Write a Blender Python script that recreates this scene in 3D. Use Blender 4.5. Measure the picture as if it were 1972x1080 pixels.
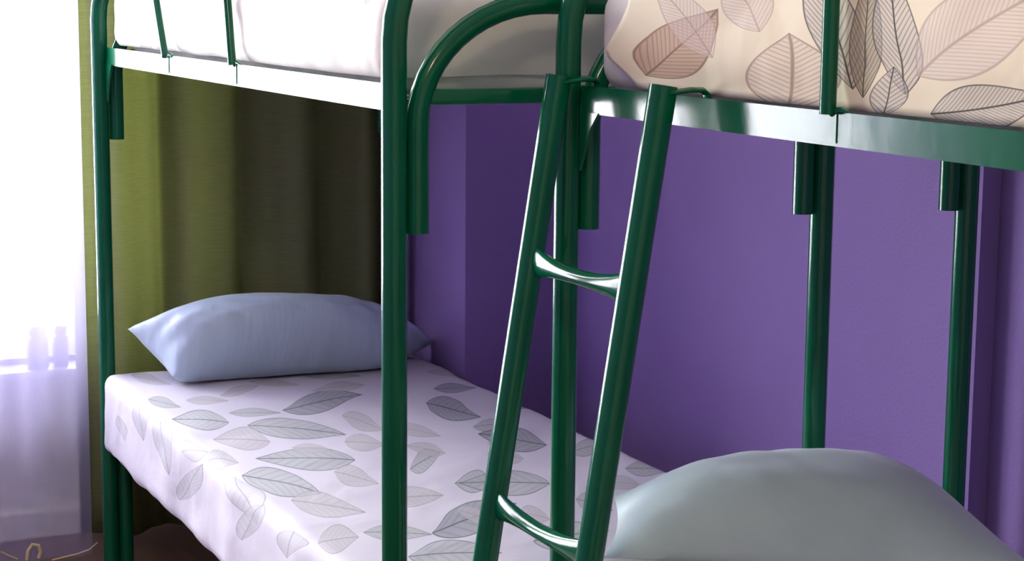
import bpy, bmesh, math, random
from mathutils import Vector, Matrix, noise
random.seed(7)
for o in list(bpy.data.objects): bpy.data.objects.remove(o)
S = bpy.context.scene
C = S.collection

# ------------------------------------------------------------------ camera
IW, IH, FPX, EYE = 1972, 1080, 3600.0, 1.45
yaw, pitch, roll = (math.radians(a) for a in (25.272, 8.767, 0.488))
Fw = Vector((math.sin(yaw)*math.cos(pitch), math.cos(yaw)*math.cos(pitch), -math.sin(pitch)))
R0 = Vector((math.cos(yaw), -math.sin(yaw), 0)); U0 = R0.cross(Fw)
Rt = math.cos(roll)*R0 + math.sin(roll)*U0; Up = -math.sin(roll)*R0 + math.cos(roll)*U0
cd = bpy.data.cameras.new('camera'); cam = bpy.data.objects.new('camera', cd); C.objects.link(cam)
cd.sensor_width = 36; cd.lens = FPX/IW*36; cd.clip_start = 0.05
M = Matrix((Rt, Up, -Fw)).transposed().to_4x4(); M.translation = (0, 0, EYE)
cam.matrix_world = M
S.camera = cam
EYEV = Vector((0, 0, EYE))
def ray(x, y): return Fw + (x-IW/2)/FPX*Rt - (y-IH/2)/FPX*Up
def onX(x, y, X): d = ray(x, y); return EYEV + d*(X/d.x)
def onY(x, y, Y): d = ray(x, y); return EYEV + d*(Y/d.y)
def onZ(x, y, Z): d = ray(x, y); return EYEV + d*((Z-EYE)/d.z)

# ------------------------------------------------------------------ light: overcast daylight through the window
S.view_settings.view_transform = 'Standard'; S.view_settings.look = 'None'
S.view_settings.gamma = 1; S.view_settings.use_curve_mapping = False
S.view_settings.exposure = 1.22
W = bpy.data.worlds.new('overcast_sky'); S.world = W; W.use_nodes = True
bg = W.node_tree.nodes['Background']; bg.inputs[0].default_value = (0.96, 0.98, 1.0, 1); bg.inputs[1].default_value = 12.5
WX0, WX1, WZ0, WZ1, WALLY = -1.0, 1.24, 0.47, 2.35, 4.92
ld = bpy.data.lights.new('window_portal', 'AREA'); ld.shape = 'RECTANGLE'; ld.size = WX1-WX0; ld.size_y = WZ1-WZ0
ld.cycles.is_portal = True
lo = bpy.data.objects.new('window_portal', ld); C.objects.link(lo)
lo.location = ((WX0+WX1)/2, WALLY+0.19, (WZ0+WZ1)/2); lo.rotation_euler = (math.radians(-90), 0, 0)

# ------------------------------------------------------------------ materials
def srgb(r, g, b):
    f = lambda c: (c/255/12.92) if c/255 <= .04045 else ((c/255+.055)/1.055)**2.4
    return (f(r), f(g), f(b), 1)
def new_mat(name):
    m = bpy.data.materials.new(name); m.use_nodes = True
    return m, m.node_tree.nodes, m.node_tree.links, m.node_tree.nodes['Principled BSDF']
def mat(name, col, rough=.6, var=.08, nscale=6, bump=0, bscale=60, spec=.5, stretch=(1, 1, 1), **kw):
    m, N, L, B = new_mat(name)
    tc = N.new('ShaderNodeTexCoord'); mp = N.new('ShaderNodeMapping'); mp.inputs['Scale'].default_value = stretch
    L.new(tc.outputs['Object'], mp.inputs[0])
    n = N.new('ShaderNodeTexNoise'); n.inputs['Scale'].default_value = nscale; n.inputs['Detail'].default_value = 5
    L.new(mp.outputs[0], n.inputs['Vector'])
    r = N.new('ShaderNodeValToRGB'); r.color_ramp.elements[0].position = .3; r.color_ramp.elements[1].position = .7
    r.color_ramp.elements[0].color = tuple(c*(1-var) for c in col[:3])+(1,)
    r.color_ramp.elements[1].color = tuple(min(1, c*(1+var)) for c in col[:3])+(1,)
    L.new(n.outputs['Fac'], r.inputs[0]); L.new(r.outputs[0], B.inputs['Base Color'])
    B.inputs['Roughness'].default_value = rough; B.inputs['Specular IOR Level'].default_value = spec
    for k, v in kw.items(): B.inputs[k.replace('_', ' ')].default_value = v
    if bump:
        n2 = N.new('ShaderNodeTexNoise'); n2.inputs['Scale'].default_value = bscale; n2.inputs['Detail'].default_value = 4
        L.new(mp.outputs[0], n2.inputs['Vector'])
        b = N.new('ShaderNodeBump'); b.inputs['Strength'].default_value = bump; b.inputs['Distance'].default_value = .01
        L.new(n2.outputs['Fac'], b.inputs['Height']); L.new(b.outputs[0], B.inputs['Normal'])
    return m
GREEN = mat('green_enamel', (0.001, .112, .046, 1), .14, .12, 9, bump=.03, bscale=25, spec=.34)
PURPLE = mat('purple_paint', srgb(148, 121, 182), .75, .04, 3, bump=.12, bscale=140, spec=.25)
WHITE = mat('white_paint', srgb(225, 222, 215), .7, .03, 3, bump=.05, bscale=120)
CEIL = mat('ceiling_paint', srgb(235, 233, 228), .8, .02, 3)
FLOORM = mat('dark_floor', srgb(94, 68, 52), .45, .25, 4, stretch=(14, 1, 1))
PVC = mat('white_plastic', srgb(236, 238, 240), .3, .02, 4)
SILLM = mat('grey_sill', srgb(128, 122, 142), .5, .05, 10)
TICK = mat('mattress_ticking', srgb(226, 222, 216), .85, .04, 20, bump=.1, bscale=200)
JARD = mat('violet_jar', srgb(22, 14, 62), .4, .1, 10)
JARP = mat('pale_jar', srgb(96, 86, 140), .4, .1, 10)
PILA = mat('satin_blue_grey', srgb(180, 199, 214), .40, .05, 8, bump=.45, bscale=7, stretch=(3.2, .9, .5), Sheen_Weight=.2)
PILB = mat('satin_grey', srgb(178, 200, 200), .40, .06, 8, bump=.3, bscale=9, stretch=(1, 1, 1), Sheen_Weight=.2)


def leaf_group():
    g = bpy.data.node_groups.new('leaf_print', 'ShaderNodeTree')
    I = g.interface
    for n, t in (('P', 'NodeSocketVector'), ('C', 'NodeSocketVector'), ('A', 'NodeSocketVector'), ('B', 'NodeSocketVector'),
                 ('Prev', 'NodeSocketColor'), ('Line', 'NodeSocketColor'), ('Fill', 'NodeSocketColor'),
                 ('FillAmt', 'NodeSocketFloat'), ('LineAmt', 'NodeSocketFloat'), ('Veins', 'NodeSocketFloat'), ('VeinAmt', 'NodeSocketFloat')):
        I.new_socket(n, in_out='INPUT', socket_type=t)
    I.new_socket('Color', in_out='OUTPUT', socket_type='NodeSocketColor')
    N, L = g.nodes, g.links
    gi = N.new('NodeGroupInput'); go = N.new('NodeGroupOutput')
    def m(op, a, b=None, c=None):
        n = N.new('ShaderNodeMath'); n.operation = op
        for i, v in enumerate((a, b, c)):
            if v is None: continue
            if isinstance(v, (int, float)): n.inputs[i].default_value = v
            else: L.new(v, n.inputs[i])
        return n.outputs[0]
    def vm(op, a, b):
        n = N.new('ShaderNodeVectorMath'); n.operation = op
        L.new(a, n.inputs[0]); L.new(b, n.inputs[1]); return n
    def sstep(v, lo, hi):
        n = N.new('ShaderNodeMapRange'); n.interpolation_type = 'SMOOTHSTEP'
        L.new(v, n.inputs[0]); n.inputs[1].default_value = lo; n.inputs[2].default_value = hi; return n.outputs[0]
    q = vm('SUBTRACT', gi.outputs['P'], gi.outputs['C']).outputs[0]
    u = vm('DOT_PRODUCT', q, gi.outputs['A']).outputs['Value']; v = vm('DOT_PRODUCT', q, gi.outputs['B']).outputs['Value']
    v = m('ADD', v, m('MULTIPLY', m('MULTIPLY', u, u), .12))
    av = m('ABSOLUTE', v)
    w = m('MULTIPLY', m('SUBTRACT', 1.0, m('MULTIPLY', u, u)), m('MAXIMUM', m('SUBTRACT', 1.0, m('MULTIPLY', u, .38)), .2))
    d = m('SUBTRACT', w, av)
    inside = sstep(d, -.02, .03)
    outl = m('SUBTRACT', 1.0, sstep(d, .02, .10))
    rib = m('SUBTRACT', 1.0, sstep(av, .015, .06))
    fr = m('FRACT', m('MULTIPLY', m('SUBTRACT', u, m('MULTIPLY', av, .55)), gi.outputs['Veins']))
    vein = m('SUBTRACT', 1.0, sstep(m('ABSOLUTE', m('SUBTRACT', fr, .5)), .06, .22))
    line = m('MULTIPLY', m('MULTIPLY', inside, m('MAXIMUM', m('MAXIMUM', outl, rib), m('MULTIPLY', vein, gi.outputs['VeinAmt']))), gi.outputs['LineAmt'])
    def mix(f, a, b):
        n = N.new('ShaderNodeMix'); n.data_type = 'RGBA'
        L.new(f, n.inputs[0]); L.new(a, n.inputs[6]); L.new(b, n.inputs[7]); return n.outputs[2]
    c1 = mix(m('MULTIPLY', inside, gi.outputs['FillAmt']), gi.outputs['Prev'], gi.outputs['Fill'])
    L.new(mix(line, c1, gi.outputs['Line']), go.inputs[0])
    return g
LEAF = leaf_group()
def affine(b, t, w):
    """leaf axes in the cloth's own 2D metres: base, tip, half-width vector -> centre and the rows of the inverse matrix"""
    c = (b+t)/2; U = (t-b)/2; det = U.x*w.y-U.y*w.x
    return c, Vector((w.y/det, -w.x/det, 0)), Vector((-U.y/det, U.x/det, 0))
def print_mat(name, base, leaves, rough=.8, wrinkle=.25, wscale=7, vein=.22):
    m, N, L, B = new_mat(name)
    uv = N.new('ShaderNodeUVMap'); uv.uv_map = 'UVMap'
    nz = N.new('ShaderNodeTexNoise'); nz.inputs['Scale'].default_value = 3.0; nz.inputs['Detail'].default_value = 2
    L.new(uv.outputs[0], nz.inputs['Vector'])
    r = N.new('ShaderNodeValToRGB')
    r.color_ramp.elements[0].position = .3; r.color_ramp.elements[1].position = .7
    r.color_ramp.elements[0].color = tuple(c*.93 for c in base[:3])+(1,); r.color_ramp.elements[1].color = base
    L.new(nz.outputs['Fac'], r.inputs[0])
    prev = r.outputs[0]
    for (c, A, Bv, line, fill, fa, la, nv) in leaves:
        n = N.new('ShaderNodeGroup'); n.node_tree = LEAF
        L.new(uv.outputs[0], n.inputs['P']); n.inputs['C'].default_value = (c.x, c.y, 0)
        n.inputs['A'].default_value = A; n.inputs['B'].default_value = Bv
        L.new(prev, n.inputs['Prev']); n.inputs['Line'].default_value = line; n.inputs['Fill'].default_value = fill
        n.inputs['FillAmt'].default_value = fa; n.inputs['LineAmt'].default_value = la; n.inputs['Veins'].default_value = nv; n.inputs['VeinAmt'].default_value = vein
        prev = n.outputs[0]
    L.new(prev, B.inputs['Base Color']); B.inputs['Roughness'].default_value = rough
    B.inputs['Specular IOR Level'].default_value = .2
    tc = N.new('ShaderNodeTexCoord')
    n2 = N.new('ShaderNodeTexNoise'); n2.inputs['Scale'].default_value = wscale; n2.inputs['Detail'].default_value = 3
    n2.inputs['Distortion'].default_value = .6
    L.new(tc.outputs['Object'], n2.inputs['Vector'])
    b = N.new('ShaderNodeBump'); b.inputs['Strength'].default_value = wrinkle; b.inputs['Distance'].default_value = .02
    L.new(n2.outputs['Fac'], b.inputs['Height']); L.new(b.outputs[0], B.inputs['Normal'])
    return m
GREY, LGREY, BROWN, DARK, OLIVE = srgb(120, 122, 128), srgb(196, 200, 200), srgb(140, 112, 90), srgb(72, 66, 58), srgb(178, 170, 140)

# print on the sheet of the low bed under the window, read off the photograph and laid on the sheet plane
X0, Y0, BL, BW = 1.0466, 4.590, 1.95, 0.782        # bunk by the window: front far post, length, width
XB, YB = 1.3178, 2.594                              # bunk with the ladder
ZT = 0.502
def top_leaf(x0, y0, x1, y1, h, k=0):
    b = onZ(x0, y0, ZT); t = onZ(x1, y1, ZT); cx, cy = (x0+x1)/2, (y0+y1)/2
    w = (onZ(cx, cy-h, ZT)-onZ(cx, cy+h, ZT))/2
    c, A, Bv = affine(b.to_2d().to_3d(), t.to_2d().to_3d(), w.to_2d().to_3d())
    line, fill, fa, la = ((srgb(104, 106, 112), srgb(172, 176, 174), .75, .85), (srgb(88, 90, 96), srgb(150, 153, 157), .8, .9), (srgb(146, 142, 144), srgb(186, 182, 182), .7, .7))[k]
    return (c, A, Bv, line, fill, fa, la, 4.0)
TL = [top_leaf(*a) for a in (
    (548,787,697,758,19,1), (443,793,547,794,9,0), (480,818,668,834,19,0), (682,884,494,881,21,0), (467,912,625,948,26,0),
    (521,846,411,842,22,2), (701,1023,830,1027,14,0), (827,1022,1000,966,30,1), (948,926,873,926,22,0), (819,774,925,800,22,1),
    (835,746,920,745,9,1), (905,822,985,814,12,0), (787,900,850,868,20,0), (658,798,740,826,17,2), (663,849,745,856,17,2),
    (612,1040,694,1030,26,2), (787,1068,960,1062,26,0), (440,812,328,804,20,0), (285,768,352,783,10,0), (252,722,330,738,9,2),
    (1058,854,915,832,22,1), (1060,932,881,926,24,0), (700,740,600,752,10,2), (900,716,820,716,8,2), (960,770,1040,782,10,1),
    (1100,870,1180,850,15,0), (1110,960,1180,980,20,0), (1010,880,940,872,14,2), (1120,830,1180,842,11,0), (1200,900,1290,905,14,0),
    (760,820,850,838,12,2), (860,870,780,858,12,2), (560,960,700,985,24,2), (1020,1040,1180,1020,26,0), (1000,985,1060,1000,18,2),
    (420,760,500,742,8,2), (740,960,860,950,20,2), (360,770,440,770,8,2), (330,850,400,870,14,2), (390,880,460,890,16,2), (560,860,640,868,10,2), (590,725,700,722,7,0), (880,980,960,1010,16,2), (640,905,730,930,20,2), (1230,930,1150,925,14,2), (940,850,1000,846,9,2), (480,735,580,740,7,2))]
XS = 1.022
def side_leaf(x0, y0, x1, y1, hx, hy):
    f = lambda x, y: (lambda p: Vector((XS-(ZT-p.z), p.y, 0)))(onX(x, y, XS))
    cx, cy = (x0+x1)/2, (y0+y1)/2
    c, A, Bv = affine(f(x0, y0), f(x1, y1), (f(cx+hx, cy+hy)-f(cx-hx, cy-hy))/2)
    return (c, A, Bv, srgb(138, 136, 144), srgb(182, 181, 184), .7, .7, 4.0)
TL += [side_leaf(*a) for a in ((225,800,245,850,10,0), (262,770,275,850,14,-4), (300,800,330,915,16,-6), (345,965,390,895,20,6),
                               (440,900,500,1010,22,-8), (470,1040,500,960,22,0), (560,1010,560,1075,24,0))]
SHEET = print_mat('leaf_print_sheet', srgb(212, 208, 216), TL)

def blank_leaf(x0, y0, x1, y1, hx, hy, k, nv):
    f = lambda x, y: (lambda p: Vector((p.y, p.z, 0)))(onX(x, y, XB-.02))
    cx, cy = (x0+x1)/2, (y0+y1)/2
    c, A, Bv = affine(f(x0, y0), f(x1, y1), (f(cx+hx, cy+hy)-f(cx-hx, cy-hy))/2)
    line, fill, fa, la = ((DARK, srgb(205, 200, 190), .5, .95), (BROWN, srgb(226, 208, 186), .5, .7), (srgb(168, 140, 124), srgb(232, 218, 204), .5, .55), (srgb(70, 66, 56), OLIVE, .7, .9), (srgb(120, 92, 74), srgb(205, 170, 140), .75, .7))[k]
    return (c, A, Bv, line, fill, fa, la, nv)
BL_ = [blank_leaf(*a) for a in (
    (1195,150,1338,20,46,34,4,9), (1330,110,1210,-40,30,-20,2,9),
    (1466,215,1476,62,88,0,1,8), (1590,175,1500,-120,52,10,0,9), (1605,190,1620,-60,32,0,3,8), (1690,185,1650,-70,46,6,0,9),
    (1640,225,1668,128,36,0,0,5), (1728,226,1960,188,12,46,0,12), (1700,140,2000,-60,-50,-62,2,14), (1790,330,2080,250,10,40,1,9),
    (1420,60,1340,-60,40,-20,2,8), (1960,160,2100,60,30,40,1,8), (1700,-20,1800,-160,40,10,0,8))]
BLANK = print_mat('leaf_print_blanket', srgb(252, 242, 208), BL_, rough=.75, wrinkle=.5, wscale=5, vein=.55)

def rnd_leaves(u0, u1, v0, v1, n, amt):
    r = random.Random(3); out = []
    for i in range(n):
        c = Vector((r.uniform(u0, u1), r.uniform(v0, v1), 0)); a = r.uniform(0, 6.28); l = r.uniform(.06, .09)
        d = Vector((math.cos(a), math.sin(a), 0)); p = Vector((-d.y, d.x, 0))
        cc, A, Bv = affine(c-d*l, c+d*l, p*l*.5)
        out.append((cc, A, Bv, srgb(176, 168, 162), srgb(214, 208, 200), .35*amt, .35*amt, 4.0))
    return out
SHEETU = print_mat('faint_leaf_sheet', srgb(240, 234, 222), rnd_leaves(X0-.2, X0+.85, 2.3, 4.6, 40, 1.7), wrinkle=.25, wscale=6)
PLAINSHEET = print_mat('pale_sheet', srgb(232, 230, 232), rnd_leaves(XB-.2, XB+.8, .5, 2.6, 14, 1))

def thin_cloth(name, col, trans, transp, weave, wstr):
    m, N, L, B = new_mat(name); N.remove(B); out = N['Material Output']
    df = N.new('ShaderNodeBsdfDiffuse'); tr = N.new('ShaderNodeBsdfTranslucent'); tp = N.new('ShaderNodeBsdfTransparent')
    tc = N.new('ShaderNodeTexCoord'); mp = N.new('ShaderNodeMapping'); mp.inputs['Scale'].default_value = weave
    L.new(tc.outputs['Object'], mp.inputs[0]); n = N.new('ShaderNodeTexNoise'); n.inputs['Scale'].default_value = 1; n.inputs['Detail'].default_value = 3
    L.new(mp.outputs[0], n.inputs[0])
    r = N.new('ShaderNodeValToRGB'); r.color_ramp.elements[0].color = tuple(c*(1-wstr) for c in col[:3])+(1,); r.color_ramp.elements[1].color = col
    L.new(n.outputs['Fac'], r.inputs[0])
    for s in (df, tr): L.new(r.outputs[0], s.inputs[0])
    a = N.new('ShaderNodeMixShader'); a.inputs[0].default_value = trans; L.new(df.outputs[0], a.inputs[1]); L.new(tr.outputs[0], a.inputs[2])
    b = N.new('ShaderNodeMixShader'); b.inputs[0].default_value = transp; L.new(a.outputs[0], b.inputs[1]); L.new(tp.outputs[0], b.inputs[2])
    L.new((b if transp else a).outputs[0], out.inputs[0])
    return m
DRAPE = thin_cloth('olive_drape', srgb(160, 164, 116), .42, 0, (25, 25, 420), .35)
SHEER = thin_cloth('white_voile', srgb(200, 192, 238), .5, .60, (200, 200, 60), .1)
EMBR = mat('beige_thread', srgb(214, 196, 150), .8, .1, 30)
gm, N, L, B = new_mat('window_glass'); N.remove(B)
tp = N.new('ShaderNodeBsdfTransparent'); gl = N.new('ShaderNodeBsdfGlossy'); gl.inputs['Roughness'].default_value = .02
fr = N.new('ShaderNodeFresnel'); fr.inputs[0].default_value = 1.3; mx = N.new('ShaderNodeMixShader')
L.new(fr.outputs[0], mx.inputs[0]); L.new(tp.outputs[0], mx.inputs[1]); L.new(gl.outputs[0], mx.inputs[2]); L.new(mx.outputs[0], N['Material Output'].inputs[0])
GLASS = gm

# ------------------------------------------------------------------ helpers
def link(name, me, m, parent=None, smooth=True):
    me.materials.append(m)
    if smooth:
        for p in me.polygons: p.use_smooth = True
    o = bpy.data.objects.new(name, me); C.objects.link(o)
    if parent is not None: o.parent = parent
    return o
def obj(name, bm, m, parent=None, smooth=True, angle=40):
    bmesh.ops.recalc_face_normals(bm, faces=bm.faces)
    if smooth:
        for e in bm.edges:
            if len(e.link_faces) == 2 and e.calc_face_angle(0) > math.radians(angle): e.smooth = False
    me = bpy.data.meshes.new(name); bm.to_mesh(me); bm.free()
    return link(name, me, m, parent, smooth)
def tag(o, label, cat=None, group=None, kind=None):
    o['label'] = label
    if cat: o['category'] = cat
    if group: o['group'] = group
    if kind: o['kind'] = kind
    return o
def struct(o, label=None):
    o['kind'] = 'structure'
    if label: o['label'] = label
    return o
def thing(name, label, cat, loc, group=None):
    o = bpy.data.objects.new(name, None); C.objects.link(o); o.location = loc; o.empty_display_size = .1
    return tag(o, label, cat, group)
def box(bm, a, b, bev=0):
    r = bmesh.ops.create_cube(bm, size=1); a, b = Vector(a), Vector(b)
    for v in r['verts']: v.co = Vector((a[i]+(b[i]-a[i])*(v.co[i]+.5) for i in range(3)))
    if bev:
        es = list({e for v in r['verts'] for e in v.link_edges})
        bmesh.ops.bevel(bm, geom=es, offset=bev, segments=2, profile=.5, affect='EDGES')
    return bm
def BX(a, b, bev=0): return box(bmesh.new(), a, b, bev)
def tube(bm, pts, rad, n=18, sx=None):
    """sweep; rad is a number or list of (r1, r2) ellipse radii per point; sx gives the fixed first axis"""
    pts = [Vector(p) for p in pts]; rings = []; prev = None
    for i, p in enumerate(pts):
        t = (pts[min(i+1, len(pts)-1)]-pts[max(i-1, 0)]).normalized()
        if prev is None:
            a = Vector(sx) if sx else (Vector((0, 0, 1)) if abs(t.z) < .9 else Vector((1, 0, 0)))
        else: a = prev
        a = (a-t*a.dot(t)).normalized(); prev = a; b = t.cross(a)
        r = rad[i] if isinstance(rad, (list, tuple)) else (rad, rad)
        rings.append([bm.verts.new(p+a*r[0]*math.cos(2*math.pi*k/n)+b*r[1]*math.sin(2*math.pi*k/n)) for k in range(n)])
    for A, Bq in zip(rings, rings[1:]):
        for k in range(n): bm.faces.new((A[k], A[(k+1) % n], Bq[(k+1) % n], Bq[k]))
    bm.faces.new(rings[0][::-1]); bm.faces.new(rings[-1])
    return bm
def grid(name, nu, nv, fn, uvfn, m, parent=None, thick=0):
    vs = []; uvs = []
    for j in range(nv+1):
        for i in range(nu+1):
            vs.append(fn(i/nu, j/nv)); uvs.append(uvfn(i/nu, j/nv))
    fs = [(j*(nu+1)+i, j*(nu+1)+i+1, (j+1)*(nu+1)+i+1, (j+1)*(nu+1)+i) for j in range(nv) for i in range(nu)]
    me = bpy.data.meshes.new(name); me.from_pydata(vs, [], fs); lay = me.uv_layers.new(name='UVMap')
    for l in me.loops: lay.data[l.index].uv = uvs[l.vertex_index]
    o = link(name, me, m, parent)
    if thick:
        md = o.modifiers.new('thickness', 'SOLIDIFY'); md.thickness = thick; md.offset = 0
    return o
def soft_box(name, a, b, r, step, m, disp=0, dscale=5, open_bottom=False, hem=0, parent=None, dz=1.0, seed=0):
    """rounded box with printed-cloth UVs unrolled from the top, in metres"""
    a, b = Vector(a), Vector(b); bm = bmesh.new(); lay = bm.loops.layers.uv.new('UVMap')
    ia, ib = a+Vector((r, r, r)), b-Vector((r, r, r))
    cache = {}
    def P(p):
        q = Vector((min(max(p[i], ia[i]), ib[i]) for i in range(3))); d = p-q
        if d.length > 1e-9: p = q+d.normalized()*r if sum(abs(c) > 1e-9 for c in d) > 1 else p
        if disp:
            nv = noise.noise_vector((p+Vector((seed, 0, 0)))*dscale)+.5*noise.noise_vector((p+Vector((seed, 0, 0)))*dscale*2.3)
            k = min(1, max(0, (b.z-p.z)/.04)); top = 1-k
            f = Vector((nv.x*disp, nv.y*disp, nv.z*disp*dz*top))
            if hem and p.z < a.z+.02: f.z += noise.noise(p*4.3)*hem
            p = p+f
        return p
    def V(p):
        k = tuple(round(c, 5) for c in p)
        if k not in cache: cache[k] = bm.verts.new(P(Vector(p)))
        return cache[k]
    def lin(lo, hi):
        n = max(2, int(round((hi-lo)/step))); s = {lo, hi, lo+r*.3, lo+r*.65, lo+r, hi-r, hi-r*.65, hi-r*.3}
        for i in range(1, n):
            t = lo+(hi-lo)*i/n
            if lo+r < t < hi-r: s.add(t)
        return sorted(s)
    G = [lin(a[i], b[i]) for i in range(3)]
    def face(ax, side):
        u, v = [i for i in range(3) if i != ax]; val = b[ax] if side else a[ax]
        for i in range(len(G[u])-1):
            for j in range(len(G[v])-1):
                co = []
                for uu, vv in ((G[u][i], G[v][j]), (G[u][i+1], G[v][j]), (G[u][i+1], G[v][j+1]), (G[u][i], G[v][j+1])):
                    p = [0, 0, 0]; p[u], p[v], p[ax] = uu, vv, val; co.append(tuple(p))
                vs = [V(p) for p in co]
                if len(set(vs)) < 4: continue
                try: f = bm.faces.new(vs)
                except ValueError: continue
                for l, p in zip(f.loops, co):
                    if ax == 2: t = (p[0], p[1])
                    elif ax == 0: t = ((val-(b.z-p[2])) if not side else (val+(b.z-p[2])), p[1])
                    else: t = (p[0], (val-(b.z-p[2])) if not side else (val+(b.z-p[2])))
                    l[lay].uv = t
    for ax in range(3):
        for s in (0, 1):
            if open_bottom and ax == 2 and s == 0: continue
            face(ax, s)
    return obj(name, bm, m, parent, True, 80)

# ------------------------------------------------------------------ the room
LX, NY, H = -1.9, -1.6, 2.65
WXR, PX, PY, SY = 2.155, 1.872, 4.24, 2.62        # side wall, pier face, pier edge, shallow recess edge
def prism(poly, z0, z1):
    bm = bmesh.new(); lo = [bm.verts.new((x, y, z0)) for x, y in poly]; hi = [bm.verts.new((x, y, z1)) for x, y in poly]
    n = len(poly); bm.faces.new(lo); bm.faces.new(hi)
    for i in range(n): bm.faces.new((lo[i], lo[(i+1) % n], hi[(i+1) % n], hi[i]))
    return bm
struct(obj('floor', BX((LX, NY, -.1), (2.4, WALLY+.2, 0)), FLOORM, smooth=False))
struct(obj('ceiling', BX((LX, NY, H), (2.4, WALLY+.2, H+.1)), CEIL, smooth=False))
struct(obj('wall_right', prism([(2.4, NY), (2.4, WALLY), (PX, WALLY), (PX, PY), (WXR, PY), (WXR, SY), (WXR+.04, SY), (WXR+.04, NY)], 0, H), PURPLE, smooth=False))
struct(obj('wall_left', BX((LX-.15, NY, 0), (LX, WALLY+.2, H)), PURPLE, smooth=False))
struct(obj('wall_near', BX((LX, NY-.15, 0), (2.4, NY, H)), WHITE, smooth=False))
bm = bmesh.new()
for a, b in (((LX, WALLY, 0), (2.4, WALLY+.2, WZ0)), ((LX, WALLY, WZ1), (2.4, WALLY+.2, H)),
             ((LX, WALLY, WZ0), (WX0, WALLY+.2, WZ1)), ((WX1, WALLY, WZ0), (2.4, WALLY+.2, WZ1))): box(bm, a, b)
struct(obj('wall_far', bm, WHITE, smooth=False))
bm = BX((LX, WALLY-.016, 0), (PX, WALLY, .07)); struct(obj('baseboard_far', bm, WHITE, smooth=False))
# window
win = bpy.data.objects.new('window_1', None); C.objects.link(win); win.location = (0, 0, 0); struct(win)
fy0, fy1 = WALLY+.09, WALLY+.15
bm = bmesh.new()
for a, b in (((WX0, fy0, WZ0), (WX1, fy1, WZ0+.10)), ((WX0, fy0, WZ1-.06), (WX1, fy1, WZ1)), ((WX0, fy0, WZ0+.06), (WX0+.06, fy1, WZ1-.06)), ((WX1-.06, fy0, WZ0+.06), (WX1, fy1, WZ1-.06))): box(bm, a, b)
obj('window_frame', bm, PVC, win, False)
xm = .12
obj('mullion', BX((xm-.04, fy0, WZ0+.06), (xm+.04, fy1, WZ1-.06)), PVC, win, False)
for a, b in ((WX0+.06, xm-.04), (xm+.04, WX1-.06)):
    obj('pane', BX((a, fy0+.025, WZ0+.10), (b, fy0+.031, WZ1-.06)), GLASS, win, False)
sill = obj('window_sill', BX((WX0-.05, WALLY-.10, WZ0-.025), (WX1+.05, WALLY+.09, WZ0), .006), SILLM, win)

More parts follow.
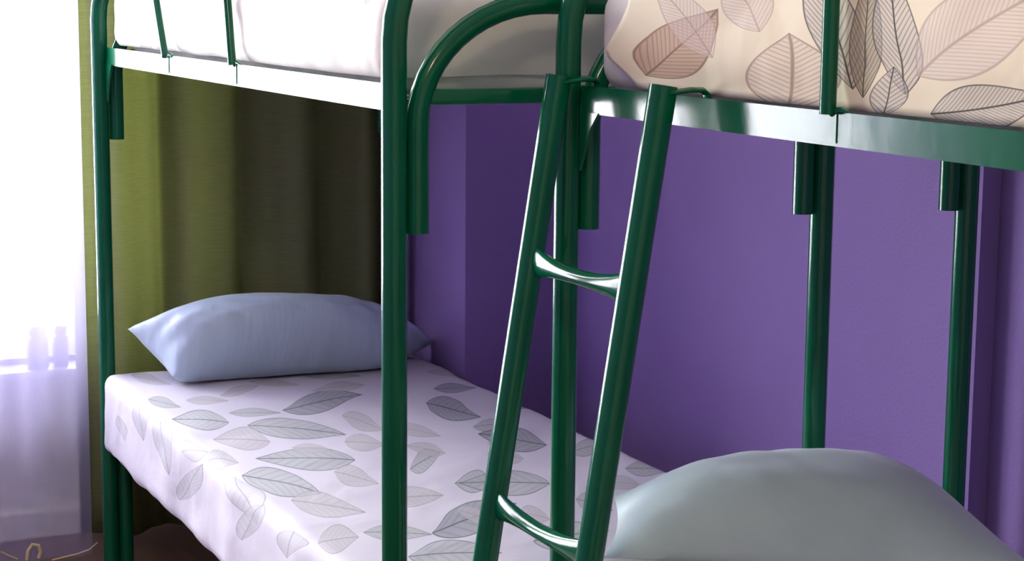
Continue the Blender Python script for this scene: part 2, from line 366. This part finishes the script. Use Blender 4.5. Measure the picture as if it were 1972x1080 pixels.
# ------------------------------------------------------------------ bunk beds
def arc(cx, cz, rx, rz, a0, a1, n, y):
    return [Vector((cx+rx*math.cos(math.radians(a0+(a1-a0)*i/n)), y, cz+rz*math.sin(math.radians(a0+(a1-a0)*i/n)))) for i in range(n+1)]
def bunk(label, x, y, guards):
    b = thing('bunk_bed', label, 'bunk bed', (x, y, 0), 'green bunk beds')
    TR, UR = .020, .0178
    ZB, ZR0, ZR1 = 1.375, 1.267, 1.309
    R = .22
    for yy in (0, -BL):
        p = [Vector((0, yy, 0)), Vector((0, yy, .6)), Vector((0, yy, ZB-.05))]+arc(R, ZB, R, R, 180, 90, 10, yy)
        p += arc(BW-R, ZB, R, R, 90, 0, 10, yy)+[Vector((BW, yy, ZB-.05)), Vector((BW, yy, .6)), Vector((BW, yy, 0))]
        obj('end_frame', tube(bmesh.new(), p, TR, 20), GREEN, b)
        o = .0385
        p = [Vector((o, yy, 1.083)), Vector((o, yy, 1.16)), Vector((o, yy, 1.22))]+arc(o+.214, 1.25, .214, .184, 180, 90, 12, yy)
        p += arc(BW-o-.214, 1.25, .214, .184, 90, 0, 12, yy)+[Vector((BW-o, yy, 1.22)), Vector((BW-o, yy, 1.16)), Vector((BW-o, yy, 1.083))]
        obj('inner_arch', tube(bmesh.new(), p, UR, 18), GREEN, b)
        obj('cross_rail', BX((.056, yy-.012, ZR0+.012), (BW-.056, yy+.012, ZR1-.006), .003), GREEN, b)
        obj('cross_rail', BX((.056, yy-.012, .262), (BW-.056, yy+.012, .298), .003), GREEN, b)
        for lx in (.0385, BW-.0385):
            obj('inner_leg', tube(bmesh.new(), [(lx, yy, .0), (lx, yy, .15), (lx, yy, .34)], UR, 18), GREEN, b)
    for z0, z1 in ((ZR0, ZR1), (.258, .298)):
        for s, lx in ((1, .012), (-1, BW-.012)):
            bm = bmesh.new()
            yy0, yy1 = -BL+.021, -.021
            if z0 < 1: lx += s*.03
            pr = [(lx, z0), (lx+s*.042, z0), (lx+s*.042, z0+.004), (lx+s*.004, z0+.004), (lx+s*.004, z1), (lx, z1)]
            A = [bm.verts.new((px_, yy0, pz)) for px_, pz in pr]; Bq = [bm.verts.new((px_, yy1, pz)) for px_, pz in pr]
            bm.faces.new(A); bm.faces.new(Bq)
            for i in range(6): bm.faces.new((A[i], A[(i+1) % 6], Bq[(i+1) % 6], Bq[i]))
            rail = obj('side_rail', bm, GREEN, b, False)
            if z0 > 1:
                for yy, d in ((-.021, -1), (-BL+.021, 1)):      # gusset plates under the rail ends
                    bm = bmesh.new(); q = [(yy, z0+.002), (yy+d*.06, z0+.002), (yy+d*.036, z0-.022), (yy+d*.02, z0-.05), (yy, z0-.09)]
                    A = [bm.verts.new((lx-s*.002, *c)) for c in q]; Bq = [bm.verts.new((lx+s*.003, *c)) for c in q]
                    bm.faces.new(A); bm.faces.new(Bq)
                    for i in range(5): bm.faces.new((A[i], A[(i+1) % 5], Bq[(i+1) % 5], Bq[i]))
                    obj('gusset', bm, GREEN, rail, False)
        for i in range(11):
            yy = -.14-i*(BL-.28)/10
            obj('slat', BX((.060, yy-.02, z0+.005), (BW-.060, yy+.02, z0+.013)), GREEN, b, False)
    # guard rail on the open side
    ys = [q[1] for q in guards]
    p = [(.012, ys[0]+.12, 1.62), (.012, (ys[0]+ys[-1])/2, 1.625), (.012, ys[-1]-.12, 1.62)]
    g = obj('guard_rail', tube(bmesh.new(), p, .0125, 14), GREEN, b)
    for yb, yt, w in guards:
        yT = yb+(yt-yb)*2.0
        obj('guard_bar', tube(bmesh.new(), [(.006, yb, ZR1-.003), (.006, yb+(yT-yb)*.5, (ZR1+1.62)/2), (.011, yT, 1.62)], w/2, 14), GREEN, g)
        obj('weld_seam', BX((.0105, yb-w*.5-.0015, ZR0+.004), (.0125, yb-w*.5+.0015, ZR1)), GREEN, g, False)
        obj('weld_foot', tube(bmesh.new(), [(.014, yb, ZR1-.001), (.014, yb-w*.8, ZR1+.003), (.016, yb-w*1.8, ZR1-.001)], [(.006, .008), (.004, .006), (.001, .003)], 10), GREEN, g)
    return b
bunk('green tubular bunk bed standing beside the window and curtain', X0, Y0, [(3.992-Y0, 4.08-Y0, .0155), (3.497-Y0, 3.53-Y0, .0165)])
bunk('green tubular bunk bed that the ladder leans on', XB, YB, [(1.905-YB, 1.905-YB, .021), (1.35-YB, 1.35-YB, .021)])

# ladder
lt = thing('ladder', 'green steel ladder with flattened rungs leaning on bunk rail', 'ladder', (1.25, 2.384, 0))
def lx(z): return 1.276+(z-1.326)*.157
off = Vector((1.25, 2.384, 0))
for yy in (2.543, 2.225):
    r = obj('ladder_rail', tube(bmesh.new(), [Vector((lx(z), yy, z))-off for z in (0.002, .4, .9, 1.30, 1.326)], .0198, 20), GREEN, lt)
    d = -.45
    p = [Vector((lx(1.315), yy+d*.024, 1.316))-off, Vector((XB-.006, yy+d*.024, 1.320))-off, Vector((XB+.012, yy+d*.024, 1.320))-off, Vector((XB+.020, yy+d*.024, 1.314))-off, Vector((XB+.021, yy+d*.024, 1.295))-off]
    obj('hook', tube(bmesh.new(), p, [(.004, .011)]*5, 10), GREEN, lt)
for z in (1.046, .672, .30):
    ya, yb = 2.543, 2.225; p = []; rr = []
    for i in range(17):
        t = i/16; yy = ya+(yb-ya)*t; e = abs(2*t-1)**2.2
        p.append(Vector((lx(z), yy, z-.004*math.sin(math.pi*t)))-off); rr.append((.0115+.0145*e, .0135-.0085*e))
    obj('rung', tube(bmesh.new(), p, rr, 16), GREEN, lt)

# ------------------------------------------------------------------ bedding
def dressed(core, sheet, label):
    mt = tag(soft_box('mattress', *core, TICK), label, 'mattress')
    sheet(mt)
dressed(((1.052, 2.69, .300), (1.845, 4.545, .493), .035, .12),
        lambda p: soft_box('fitted_sheet', (XS, 2.67, .302), (1.856, 4.562, ZT), .03, .022, SHEET, .009, 6, True, .012, p, dz=.35),
        'mattress in a white sheet with grey leaf print on the lower bunk by curtain')
dressed(((X0+.062, 2.76, 1.281), (X0+BW-.062, 4.54, 1.445), .04, .12),
        lambda p: soft_box('fitted_sheet', (X0+.022, 2.735, 1.302), (X0+BW-.022, 4.556, 1.455), .045, .025, SHEETU, .007, 7, True, .004, p, dz=.5),
        'mattress in a pale sheet with faint leaves on the upper bunk beside window')
dressed(((XB+.065, YB-BL+.05, .272), (XB+BW-.06, YB-.05, .49), .035, .12),
        lambda p: soft_box('fitted_sheet', (XB+.024, YB-BL+.035, .302), (XB+BW-.012, YB-.03, .50), .03, .03, PLAINSHEET, .005, 6, True, .01, p, dz=.3),
        'mattress in a pale sheet under the grey pillow on the lower bunk behind ladder')
tag(soft_box('mattress', (XB+.034, YB-BL+.05, 1.300), (XB+BW-.062, YB-.022, 1.46), .04, .06, TICK), 'white mattress whose end shows beside the leaf print blanket on upper bunk', 'mattress')
# leaf print blanket over the upper bunk: front drape, roll over the edge, top
def blanket(u, v):
    y0 = 2.45; y = y0-1.73*u
    s = v*.76                                   # arc length from the front hem
    hz = 1.312
    if s < .15: x, z, k = XB+.036, hz+s, 1
    elif s < .15+.0785: a = (s-.15)/.05; x, z, k = XB+.086-.05*math.cos(a), hz+.15+.05*math.sin(a), 1
    else: x, z, k = XB+.086+(s-.2285), hz+.20, .6
    p = Vector((y*2.6, s*5, 1.3)); n1 = noise.noise(p); n2 = noise.noise(Vector((y*7+s*6, s*9-y*3, 4)))
    bul = (.016*n1+.008*n2)*min(1, s/.05)
    edge = math.exp(-(u*1.8/.05)**2)            # the hem at the head end folds to a point
    if s < .2: x += -min(.012, abs(bul))-.004*min(1, s/.03)*math.sin(min(1, s/.15)*math.pi*.9)
    else: z += bul+.01
    y += edge*(.05*math.exp(-abs(s-.05)/.03)-.04*math.exp(-((s-.0)/.03)**2)+.012*math.sin(s*30))
    return (x-.006, y, z)
def blanket_uv(u, v):
    s = v*.76; return (2.45-1.73*u, 1.312+s)
bl = grid('blanket', 150, 70, blanket, blanket_uv, BLANK, None, .006)
tag(bl, 'cream blanket with brown and grey leaf print on the upper bunk above ladder', 'blanket')

# ------------------------------------------------------------------ pillows
def pillow(name, FL, FR, BR, BL_c, T, floor_z, m, label, seed, pinch=.05, wr=.006, n=56, ex=.55):
    FL, FR, BR, BL_c = map(Vector, (FL, FR, BR, BL_c)); vs = []; fs = []
    nrm = (FR-FL).cross(BL_c-FL).normalized()
    def P(s, t, side):
        a, b = 2*s-1, 2*t-1
        s2 = .5+.5*a*(1-pinch*(1-b*b)*abs(a)**2); t2 = .5+.5*b*(1-pinch*1.6*(1-a*a)*abs(b)**2)
        base = (FL*(1-s2)+FR*s2)*(1-t2)+(BL_c*(1-s2)+BR*s2)*t2
        h = ((1-abs(a)**2.6)*(1-abs(b)**2.6)); h = max(0, h)**ex
        q = base+nrm*h*T*(.62 if side else -.38)
        nv = noise.noise(Vector((s*3+seed, t*6, side*3)))+1.0*noise.noise(Vector((s*13+t*5+seed, t*3, side*3)))
        q += nrm*nv*wr*min(1, h*2)
        if q.z < floor_z: q.z = floor_z+.0005
        return q
    for side in (1, 0):
        for j in range(n+1):
            for i in range(n+1): vs.append(P(i/n, j/n, side))
    st = (n+1)**2
    for k in (0, 1):
        for j in range(n):
            for i in range(n):
                a = k*st+j*(n+1)+i; f = (a, a+1, a+n+2, a+n+1); fs.append(f if k == 0 else f[::-1])
    me = bpy.data.meshes.new(name); me.from_pydata(vs, [], fs)
    bm = bmesh.new(); bm.from_mesh(me); bmesh.ops.remove_doubles(bm, verts=bm.verts, dist=.0004)
    return tag(obj(name, bm, m, None, True, 75), label, 'pillow')
pillow('pillow', onY(335, 728, 4.335), onY(752, 690, 4.29), onY(838, 660, 4.46), onY(243, 632, 4.49), .31, ZT+.005, PILA, 'shiny blue grey pillow propped against the green curtain', 1.3)
pillow('pillow', onY(1160, 1075, 2.26), onY(2010, 1100, 2.02), onY(1770, 905, 2.46), onY(1180, 950, 2.50), .16, .505, PILB, 'grey satin pillow lying on the lower bunk behind the ladder', 5.1, wr=.003, ex=.85)

# ------------------------------------------------------------------ curtains, rail and things on the sill
def drape(u, v):
    x = .985+.872*u; ph = 2*math.pi*(u*4.2+.12*math.sin(6*u)); z = .045+2.5*v
    y = 4.715+.034*math.sin(ph)+.010*math.sin(ph*2.3+v*2)
    return (x+.012*math.cos(ph), y, z)
tag(grid('curtain', 220, 30, drape, lambda u, v: (u, v), DRAPE, None, .003), 'olive green curtain hanging in folds behind the bed head', 'curtain')
def voile(u, v):
    x = -1.15+2.16*u; ph = 2*math.pi*u*17; z = .02+2.525*v
    return (x, 4.635+.014*math.sin(ph+.6*math.sin(u*21))+.006*math.sin(ph*.37+v), z)
sh = tag(grid('sheer_curtain', 340, 16, voile, lambda u, v: (u, v), SHEER), 'white sheer curtain hanging over the bright window', 'sheer curtain')
def stitch(pts, r):
    P = [onY(x, y, 4.612) for x, y in pts]
    obj('embroidery', tube(bmesh.new(), P, r, 8), EMBR, sh)
stitch([(52, 1078), (54, 1060), (62, 1048), (74, 1050), (78, 1062), (74, 1074)], .0045)
stitch([(100, 1078), (125, 1072), (150, 1066), (172, 1058), (188, 1044)], .0018)
stitch([(2, 1062), (18, 1070), (34, 1076)], .0018)
for nm, y, x0, x1, lab in (('curtain_rail', 4.635, -1.2, 1.05, 'white ceiling rail carrying the sheer curtain'), ('curtain_rail', 4.715, .9, 1.865, 'white ceiling rail carrying the olive curtain')):
    tag(obj(nm, BX((x0, y-.012, 2.572), (x1, y+.012, H), .003), PVC), lab, 'curtain rail')
def jar(x0, x1, y, z1, m, lid, label):
    w = (x1-x0)/2; xc = (x0+x1)/2
    t = thing('jar', label, 'jar', (xc, y, WZ0))
    obj('jar_body', BX((-w, -w, 0), (w, w, z1*.78), .006), m, t)
    obj('lid', BX((-w*.86, -w*.86, z1*.78), (w*.86, w*.86, z1), .004), lid, t)
a = onY(54, 690, 4.85); b = onY(91, 690, 4.85); jar(a.x, b.x, 4.85, .115, JARD, JARD, 'dark violet square jar on the window sill behind the sheer')
a = onY(104, 690, 4.86); b = onY(130, 690, 4.86); jar(a.x, b.x, 4.86, .11, JARP, JARP, 'pale slim jar on the window sill behind the sheer')

# unseen ceiling lamp, added to warm the blanket and near pillow: a glowing globe
em, N, L, B = new_mat('added_lamp_glass'); B.inputs['Base Color'].default_value = (.9, .85, .75, 1)
B.inputs['Emission Color'].default_value = (1, .82, .58, 1); B.inputs['Emission Strength'].default_value = 17
lamp = thing('added_ceiling_lamp', 'round frosted glass ceiling lamp added out of view for its warm light', 'ceiling lamp', (-.1, .9, H))
def lathe(prof, n=32):
    bm = bmesh.new(); rings = [[bm.verts.new((r*math.cos(2*math.pi*k/n), r*math.sin(2*math.pi*k/n), z)) for k in range(n)] for r, z in prof]
    for A, Q in zip(rings, rings[1:]):
        for k in range(n): bm.faces.new((A[k], A[(k+1) % n], Q[(k+1) % n], Q[k]))
    bm.faces.new(rings[0]); bm.faces.new(rings[-1]); return bm
obj('added_lamp_base', lathe([(.10, 0), (.10, -.02), (.085, -.035)]), PVC, lamp)
obj('added_lamp_globe', lathe([(.075, -.036), (.13, -.06), (.155, -.10), (.15, -.14), (.115, -.18), (.06, -.20), (.01, -.205)]), em, lamp)
